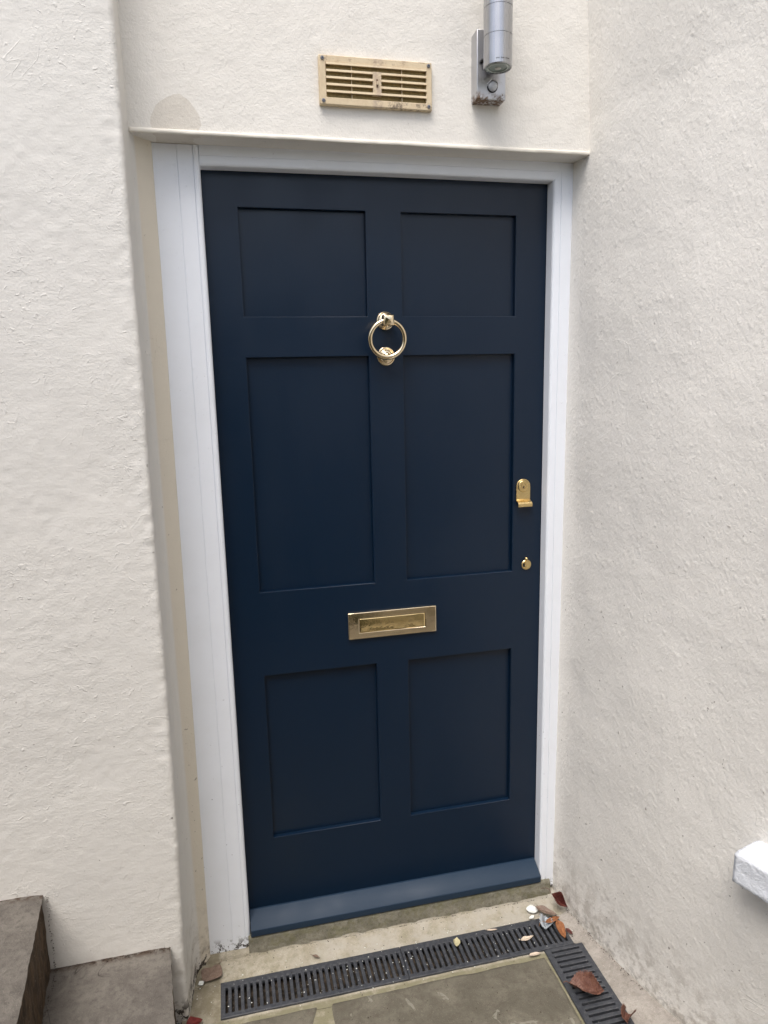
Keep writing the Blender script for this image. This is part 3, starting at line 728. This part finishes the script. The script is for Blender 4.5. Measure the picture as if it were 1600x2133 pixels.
# ---------------------------------------------------------------- stone steps
stp = empty('stone_steps', (-.45, -.4, -.12), 'weathered grey brown stone steps rising left along the foot of the rough wall', 'steps')
def tread(ztop, edge0, edge1, xleft, seed, crack=False, thick=.055, front=-1.45):
    """edge0/edge1: right edge at the wall and further forward"""
    ny = 150; nx = 70; P = np.zeros((ny, nx, 3)); ys = np.linspace(-.195, front, ny)
    for i, y in enumerate(ys):
        t = (edge0[1]-y)/(edge0[1]-edge1[1]); xr = edge0[0]+(edge1[0]-edge0[0])*t
        P[i, :, 0] = xleft+(xr-xleft)*np.linspace(0, 1, nx)**.9; P[i, :, 1] = y
    P[..., 0] += (.0012*fbm(P*18, 3, seed) + .0016*fbm(P*70, 3, seed+1))*np.linspace(0, 1, nx)**8
    P[..., 2] = ztop + .0022*fbm(P*10, 4, seed+2) - .005*np.linspace(0, 1, nx)**30
    v = P.reshape(-1, 3).tolist(); f = [(i*nx+j, i*nx+j+1, (i+1)*nx+j+1, (i+1)*nx+j) for i in range(ny-1) for j in range(nx-1)]
    return v, f, P[:, -1, :]
def riser(edgeP, zbot, back, seed):
    n = len(edgeP); m = 26; P = np.zeros((n, m, 3)); t = np.linspace(0, 1, m)
    P[..., 0] = edgeP[:, 0][:, None] - back*np.clip(t*8, 0, 1)[None]; P[..., 1] = edgeP[:, 1][:, None]
    P[..., 2] = edgeP[:, 2][:, None] + (zbot-edgeP[:, 2][:, None])*t[None]
    P[..., 0] += .0025*fbm(P*34, 4, seed)*np.clip(t*6, 0, 1)[None]
    return P.reshape(-1, 3).tolist(), [(i*m+j, i*m+j+1, (i+1)*m+j+1, (i+1)*m+j) for i in range(n-1) for j in range(m-1)]
v, f, e1 = tread(.105, (-.181, -.2), (-.158, -.41), -.60, 41); mesh_obj('tread', v, f, m_step, stp, smooth=True)
v, f = riser(e1, -.13, .0015, 42); mesh_obj('riser', v, f, m_riser, stp, smooth=True)
v, f, e2 = tread(.295, (-.433, -.2), (-.401, -.534), -1.0, 43); mesh_obj('tread', v, f, m_step, stp, smooth=True)
v, f = riser(e2, .100, .004, 44); mesh_obj('riser', v, f, m_riser, stp, smooth=True)
v, f, e3 = tread(.485, (-.735, -.2), (-.70, -.534), -1.4, 45); mesh_obj('tread', v, f, m_step, stp, smooth=True)
v, f = riser(e3, .290, .004, 46); mesh_obj('riser', v, f, m_riser, stp, smooth=True)

# ---------------------------------------------------------------- window sill on the right wall
def sill():
    y0, y1 = -.640, -1.45; ny = 110; prof = []
    raw = [(.055, .470), (.0, .4685), (-.040, .4560), (-.047, .4500), (-.047, .3900), (-.040, .3850), (.055, .3780)]
    for p0, p1 in zip(raw[:-1], raw[1:]):
        k = max(1, int(math.hypot(p1[0]-p0[0], p1[1]-p0[1])/.006)); prof += [(p0[0]+(p1[0]-p0[0])*i/k, p0[1]+(p1[1]-p0[1])*i/k) for i in range(k)]
    prof.append(raw[-1]); n = len(prof); P = np.zeros((ny, n, 3))
    for i, y in enumerate(np.linspace(y0, y1, ny)):
        xw = .985 + (-.64-y)*.315
        P[i, :, 0] = xw + np.array([p[0] for p in prof]); P[i, :, 1] = y; P[i, :, 2] = [p[1] for p in prof]
    P += .0020*np.stack([fbm(P*26, 3, 71), fbm(P*26+4, 3, 73), fbm(P*26+8, 3, 75)], -1)
    v = P.reshape(-1, 3).tolist(); f = [(i*n+j, i*n+j+1, (i+1)*n+j+1, (i+1)*n+j) for i in range(ny-1) for j in range(n-1)]
    f += [tuple(range(n)), tuple((ny-1)*n+j for j in range(n))[::-1]]
    nm = N('thick_white_masonry_paint'); h = nm.math('ADD', nm.math('MULTIPLY', nm.noise(40, 4, .55, .6), .003), nm.math('MULTIPLY', nm.noise(160, 3), .0015)); nm.bump(h, 1.0, .9); setp(nm, (.74, .77, .82), .55)
    o = mesh_obj('window_sill', v, f, nm.m, smooth=True); tag(o, 'thick white painted window sill jutting from the right wall', 'window sill')
sill()

# ---------------------------------------------------------------- air vent
vt = empty('air_vent', (.3735, -.1, 1.946), 'stained cream plastic louvred air vent screwed to the wall above the door', 'vent')
vx0, vx1, vz0, vz1 = .2520, .4950, 1.9460, 2.0400; ox0, ox1, oz0, oz1 = .2665, .4825, 1.9600, 2.0260; yf = -.1115
v, f = plate([vx0, ox0, ox1, vx1], [vz0, oz0, oz1, vz1], lambda i, j: i == 1 and j == 1, yf, -.0985, lambda u, w_, dd: (u, dd, w_))
mesh_obj('frame', v, f, m_vent, vt, bevel=.0014, seg=2)
pitch = (oz1-oz0)/5
mb = MB()
for k in range(5):
    zt_ = oz1 - k*pitch
    segs = ((ox0, ox1),) if k in (0,) else ((ox0, .3655), (.3835, ox1))
    if k == 4: segs = ((ox0, ox1),)
    for (s0, s1) in segs:
        pr = [(yf-.0015, zt_+.0002), (yf-.0022, zt_-.0040), (yf-.0005, zt_-.0046), (yf+.0060, zt_+.0014), (yf+.0060, zt_+.0030), (yf+.0010, zt_+.0012)]
        n = len(pr); mb.add([(x, y, z) for x in (s0, s1) for y, z in pr], [(i, (i+1) % n, n+(i+1) % n, n+i) for i in range(n)] + [tuple(range(n)), tuple(range(n, 2*n))[::-1]])
mb.box(.3655, .3835, yf-.0012, yf+.006, oz0+.0085, oz1-pitch+.001)
mb.build('louvres', m_vent, vt)
for q in (.3205, .4290): MB().box(q-.0006, q+.0006, yf+.0012, yf+.0055, oz0, oz1).build('rib', m_vent, vt)
mb = MB(); nx = 76; nz = 26; w = .00072; ym = yf+.0062
for i in range(nx+1):
    x = ox0+(ox1-ox0)*i/nx; mb.box(x-w, x+w, ym, ym+.0006, oz0, oz1)
for j in range(nz+1):
    z = oz0+(oz1-oz0)*j/nz; mb.box(ox0, ox1, ym+.0007, ym+.0012, z-w, z+w)
mb.build('insect_mesh', m_mesh, vt)
MB().box(ox0, ox1, -.1042, -.1000, oz0, oz1).build('dark_backing', m_dark, vt)
MB().box(.3725, .3765, yf-.0020, yf-.0011, 1.984, 1.9995).build('slider_slot', plain('brown_recess', (.16, .10, .06), .7), vt)
MB().box(.3729, .3767, yf-.0038, yf-.0019, 1.9885, 1.9955).build('slider_knob', m_vent, vt, bevel=.0005)
for (x, z) in ((.2598, 2.0335), (.4878, 2.0335), (.2598, 1.9530), (.4878, 1.9535)):
    s = MB().lathe([(.0038, 0), (.0038, .0012), (.0032, .0020), (.0014, .0022), (.0010, .0010), (0, .0008)], (x, yf, z), (0, -1, 0), 20).build('screw', m_screw, vt)
    MB().box(x-.0016, x+.0016, yf-.00235, yf-.0018, z-.0004, z+.0004).box(x-.0004, x+.0004, yf-.0024, yf-.0017, z-.0016, z+.0016).build('cross_slot', m_black, s)

# ---------------------------------------------------------------- wall lamp
lx = .6215; lmp = empty('wall_lamp', (lx, -.1, 1.968), 'brushed steel up and down wall lamp with a motion sensor, rusty at the base', 'wall lamp')
bx = MB().box(lx-.0330, lx+.0330, -.1340, -.0985, 1.9680, 2.1030).build('backplate', m_steel_box, lmp, bevel=.0016, seg=3)
tb = -.1725; tr = .0298; zb = 2.0135
prof = [(.0262, 2.0142), (.0285, zb), (.0298, zb+.0015)]
for zg in (2.072, 2.125, 2.178): prof += [(tr, zg-.0006), (tr-.0010, zg-.0004), (tr-.0010, zg+.0004), (tr, zg+.0006)]
prof += [(tr, 2.238), (.0285, 2.240), (.0262, 2.239), (.0255, 2.236)]
body = MB().lathe(prof, (lx-.001, tb, 0), (0, 0, 1), 72).build('lamp_body', m_steel, lmp, smooth=True)
body.data.set_sharp_from_angle(angle=R_(30))
MB().lathe([(0, 2.0160), (.0200, 2.0158), (.0215, 2.0150), (.0262, 2.0146), (.0262, 2.0200), (0, 2.0200)], (lx-.001, tb, 0), (0, 0, 1), 48).build('lens', m_glass, body, smooth=False)
MB().lathe([(.0200, 2.0153), (.0195, 2.0138), (.0212, 2.0136), (.0218, 2.0150)], (lx-.001, tb, 0), (0, 0, 1), 48).build('lens_ring', plain('lens_rim', (.50, .54, .52), .3), body, smooth=True)
MB().lathe([(0, 2.0148), (.006, 2.0146), (.0068, 2.0152)], (lx+.001, tb+.004, 0), (0, 0, 1), 24).build('bulb', plain('bulb_tip', (.55, .55, .5), .3), body, smooth=True)
MB().lathe([(0, 2.2380), (.0262, 2.2382), (.0262, 2.232), (0, 2.232)], (lx-.001, tb, 0), (0, 0, 1), 48).build('lens', m_glass, body)
MB().box(lx-.010, lx+.010, -.150, -.1335, 2.050, 2.095).build('arm', m_steel, lmp, bevel=.001)
mb = MB(); random.seed(3)
for k in range(15):
    t = R_(-128 + k*3.9 + 10); r = tr+.0002; x = lx-.001+r*math.cos(t); y = tb+r*math.sin(t); ww = .0006
    if k in (4, 9): continue
    dx, dy = -math.sin(t)*ww, math.cos(t)*ww; z = 2.0215
    hh = random.choice((.0016, .0020, .0018))
    mb.add([(x-dx, y-dy, z), (x+dx, y+dy, z), (x+dx, y+dy, z+hh), (x-dx, y-dy, z+hh), (x*1.0-dx+math.cos(t)*.0002, y-dy+math.sin(t)*.0002, z), (x+dx+math.cos(t)*.0002, y+dy+math.sin(t)*.0002, z), (x+dx+math.cos(t)*.0002, y+dy+math.sin(t)*.0002, z+hh), (x-dx+math.cos(t)*.0002, y-dy+math.sin(t)*.0002, z+hh)],
           [(4, 5, 6, 7), (0, 3, 2, 1), (0, 1, 5, 4), (3, 7, 6, 2), (1, 2, 6, 5), (0, 4, 7, 3)])
mb.build('printed_marks', m_black, body)
sx, sz = .6235, 1.9930
sn = MB().lathe([(.0118, 0), (.0118, .0022), (.0110, .0030), (.0100, .0020), (.0100, 0)], (sx, -.134, sz), (0, -1, 0), 32).build('sensor', m_black, lmp, smooth=True)
MB().lathe([(.0100, .0005), (.0094, .0055), (.0072, .0088), (.0035, .0106), (0, .0110)], (sx, -.134, sz), (0, -1, 0), 32).build('sensor_lens', m_lens, sn, smooth=True)
def hood():
    v = []; f = []; n = 14
    for k in range(n+1):
        t = R_(180*k/n)
        for (r, dd) in ((.0102, .0015), (.0122, .0015), (.0118, .0095), (.0104, .0105)):
            v.append((sx+r*math.cos(t), -.134-dd*(.35+.65*math.sin(t)), sz+r*math.sin(t)))
    for k in range(n):
        for q in range(4): f.append((k*4+q, k*4+(q+1) % 4, (k+1)*4+(q+1) % 4, (k+1)*4+q))
    mesh_obj('sensor_hood', v, f, m_steel, sn, smooth=True)
hood()
MB().lathe([(.0034, 0), (.0040, .002), (.0038, .006), (.0026, .009), (0, .0098)], (lx-.0225, -.134, 2.0400), (-.1, -1, .1), 18).build('side_screw', m_black, lmp, smooth=True)

# ---------------------------------------------------------------- leaves and scraps
def leaf(name, L, Wd, mat, loc, rot, fold=.5, curl=.6, twist=.0, seed=0, label='', cat='leaf', group=None, stem=.25, serr=.06, crumple=.1, shape=1.0, solid=.0004, tiltup=0):
    nu, nv = 46, 19; v = []; rg = np.random.RandomState(seed)
    for i in range(nu):
        s = i/(nu-1); w = Wd*.5*(math.sin(math.pi*min(1, s**.85*.98+.02))**shape)*(1+.15*math.sin(s*7+seed)); w *= 1+serr*math.sin(i*2.4)
        for j in range(nv):
            t = -1+2*j/(nv-1); q = t*w
            lift = abs(q)*fold + (q/(Wd*.5))**2*Wd*curl*.3
            x = (s-.5)*L; z = lift + L*.12*curl*math.sin(math.pi*s)*(-1) + L*.10*curl*(s-.5)**2*4
            z += crumple*Wd*float(fbm(np.array([[x*60+seed, q*60, 1.0]]), 3, seed)[0])
            y = q*math.cos(fold*.8)
            a_ = twist*(s-.5); y, z = y*math.cos(a_)-z*math.sin(a_), y*math.sin(a_)+z*math.cos(a_)
            v.append((x, y, z))
    f = [(i*nv+j, i*nv+j+1, (i+1)*nv+j+1, (i+1)*nv+j) for i in range(nu-1) for j in range(nv-1)]
    if stem:
        n0 = len(v); m = 7; r = max(.0005, L*.012); pts = [(-.5*L - stem*L*k/(m-1), stem*L*.25*math.sin(k*.6), .001+L*.10*curl+.1*stem*L*math.sin(k*.5)) for k in range(m)]
        tb_ = MB().tube(pts, r, 6); v += tb_.v; f += [tuple(i+n0 for i in a) for a in tb_.f]
    o = mesh_obj(name, v, f, mat, smooth=True)
    o.location = loc; o.rotation_euler = rot
    md = o.modifiers.new('thickness', 'SOLIDIFY'); md.thickness = solid
    return tag(o, label, cat, group)
GZ = -.0985
leaf('dead_leaf', .086, .070, m_leaf_brown, (.790, -.366, GZ+.011), (R_(8), R_(-10), R_(-38)), 0.7, .6, .8, 2, 'large curled red brown dead leaf lying on the grate beside the right wall', 'leaf', 'dead leaves in the doorway', stem=.15, serr=.10, crumple=.10, shape=1.1)
leaf('dead_leaf', .042, .036, m_leaf_brown, (.838, -.458, GZ+.009), (R_(20), R_(10), R_(70)), .9, 1.0, 1.4, 5, 'small crumpled brown dead leaf on the edge of the right grate, nearest the picture bottom', 'leaf', 'dead leaves in the doorway', stem=.5, serr=.1, crumple=.25)
leaf('dead_leaf', .058, .025, m_leaf_orange, (.818, -.178, GZ+.008), (R_(4), R_(6), R_(-95)), .35, .35, .3, 7, 'narrow orange brown pointed dead leaf lying in the corner of the grates', 'leaf', 'dead leaves in the doorway', stem=.0, serr=.03, crumple=.08)
leaf('dead_leaf', .046, .016, m_leaf_orange, (.810, -.142, GZ+.010), (R_(25), R_(-5), R_(8)), .5, .5, .3, 8, 'folded orange strip of dead leaf lying crosswise above the pointed orange one', 'leaf', 'dead leaves in the doorway', stem=.5, serr=.03)
leaf('dead_leaf', .052, .036, m_leaf_dark, (.852, -.100, GZ+.026), (R_(35), R_(18), R_(-48)), .95, .9, .6, 11, 'dark crimson curled dead leaf propped against the right wall in the corner', 'leaf', 'dead leaves in the doorway', stem=.6, serr=.03, crumple=.15)
leaf('dead_leaf', .062, .024, m_leaf_dull, (.806, -.112, GZ+.013), (R_(6), R_(3), R_(-38)), .3, .3, .2, 13, 'dull purple brown dead leaf lying on the pale mortar beside the crimson one', 'leaf', 'dead leaves in the doorway', stem=.1, serr=.03, crumple=.08)
leaf('dead_leaf', .026, .012, m_leaf_dark, (.838, -.185, GZ+.004), (R_(4), R_(3), R_(-70)), .3, .2, .2, 14, 'small dark red scrap of dead leaf in the last slot beside the orange leaf', 'leaf', 'dead leaves in the doorway', stem=.0)
leaf('dead_leaf', .056, .054, m_leaf_dull, (-.103, -.086, GZ+.006), (R_(3), R_(2), R_(-128)), .0, .10, .1, 17, 'flat round mauve brown dead leaf lying at the foot of the left jamb', 'leaf', 'dead leaves in the doorway', stem=.3, serr=.03, crumple=.04, shape=.55)
leaf('dead_leaf', .040, .026, leafmat('bright_red_dead_leaf', (.22, .028, .022), (.15, .018, .015), .4), (-.140, -.222, GZ+.006), (R_(14), R_(8), R_(20)), .5, .4, .3, 19, 'dark red dead leaf at the foot of the left wall corner', 'leaf', 'dead leaves in the doorway', stem=.0)
leaf('dead_leaf', .024, .008, m_leaf_dull, (.163, -.099, GZ+.004), (R_(10), R_(4), R_(-28)), .7, .7, .3, 23, 'tiny curled brown dead leaf on the mortar behind the left grate', 'leaf', 'dead leaves in the doorway', stem=.2)
leaf('petal', .040, .014, m_leaf_pale, (.720, -.176, GZ+.002), (R_(2), 0, R_(8)), .2, .2, .1, 25, 'pale pinkish cream pointed petal lying across the right half grate slots', 'petal', 'fallen cream petals', stem=.15, serr=.02)
leaf('petal', .030, .007, m_leaf_pale, (.640, -.1255, GZ+.002), (R_(2), 0, R_(-8)), .3, .2, .1, 26, 'thin cream petal on the back rim of the right half grate', 'petal', 'fallen cream petals', stem=.1)
leaf('petal', .034, .011, m_leaf_pale, (.718, -.2290, GZ+.001), (R_(2), 0, R_(0)), .2, .2, .1, 27, 'cream petal on the mortar line at the inner corner of the two grates', 'petal', 'fallen cream petals', stem=.0)
leaf('scrap', .036, .018, m_scrap, (.534, -.1420, GZ+.002), (R_(3), 0, R_(72)), .2, .3, .4, 28, 'pale yellow torn scrap lying on the middle of the grate', 'scrap', stem=.0, crumple=.2, serr=.15)
leaf('scrap', .036, .026, m_white_bit, (.775, -.0900, GZ+.008), (R_(8), 0, R_(-15)), .1, .2, .1, 33, 'white crumbly paint flake on the mortar right of the threshold', 'scrap', stem=.0, crumple=.2, serr=.2)
leaf('scrap', .020, .010, m_white_bit, (.762, -.1120, GZ+.004), (R_(4), 0, R_(25)), .1, .2, .1, 34, 'small cream flake at the back rim of the grate below the white one', 'scrap', stem=.0, crumple=.2, serr=.2)
leaf('scrap', .016, .014, m_white_bit, (-.127, -.108, GZ+.003), (R_(5), 0, R_(-60)), .1, .2, .1, 35, 'small white paint flake below the round leaf by the left wall', 'scrap', stem=.0, crumple=.2, serr=.25)
leaf('plastic_scrap', .062, .034, m_film, (.790, -.142, GZ+.006), (R_(10), R_(5), R_(64)), .6, .5, 1.2, 36, 'crumpled clear plastic scrap lying on the right end of the grate', 'plastic scrap', stem=.0, crumple=.45, serr=.2)
# grit
def grit(name, n, seed, area, mat, smin, smax, spots=()):
    rg = np.random.RandomState(seed); mb = MB(); c = 0
    while c < n + len(spots):
        x = rg.uniform(area[0], area[1]); y = rg.uniform(area[2], area[3])
        if c >= n: x, y = spots[c-n][:2]
        elif x > rwx(min(y, -.05))-.004: continue
        s = rg.uniform(smin, smax); hz = rg.uniform(.3, .8); z = -.0985
        if y > gyb: z = float(strip_a(x, y))+.0010
        if c >= n: z = spots[c-n][2]
        ang = rg.uniform(0, 3.14, 3); M = Matrix.Rotation(ang[0], 3, 'Z')
        vv = []
        for (a1, a2, a3) in ((-1,-1,-1),(1,-1,-1),(1,1,-1),(-1,1,-1),(-.6,-.6,1),(.7,-.5,1),(.5,.6,1),(-.5,.7,1)):
            q = M @ Vector((a1*s*rg.uniform(.6, 1.2), a2*s*.6*rg.uniform(.6, 1.2), a3*s*hz*.5)); vv.append((x+q.x, y+q.y, z+q.z+s*hz*.3))
        mb.add(vv, [(3,2,1,0),(4,5,6,7),(0,1,5,4),(1,2,6,5),(2,3,7,6),(3,0,4,7)]); c += 1
    o = mb.build(name, mat); tag(o, {'grit': 'white paint crumbs and grit scattered on the grates and mortar', 'soil_crumbs': 'dark soil crumbs scattered on the mortar and paving'}[name], 'debris', kind='stuff')
grit('grit', 130, 5, (-.14, .86, -.232, -.085), m_white_bit, .0006, .0018)
rg_ = np.random.RandomState(12)
SP = [(rg_.uniform(-.43, -.18), -.2035-abs(rg_.normal(0, .003)), .106) for k in range(150)] \
   + [(-.428-.0+abs(rg_.normal(0, .003)), -.203-abs(rg_.normal(0, .002)), rg_.uniform(.106, .29)) for k in range(60)] \
   + [(-.425+abs(rg_.normal(0, .004)), rg_.uniform(-.5, -.2), .106) for k in range(90)] \
   + [(rwx(y)-abs(rg_.normal(.004, .004)), y, -.088) for y in rg_.uniform(-.40, -.07, 110)] \
   + [(rg_.uniform(-.008, .84), -.0565-abs(rg_.normal(0, .0016)), -.0905) for k in range(120)]
grit('soil_crumbs', 260, 6, (-.14, .88, -.46, -.058), plain('dark_soil', (.04, .028, .02), .9), .0006, .0017, SP)
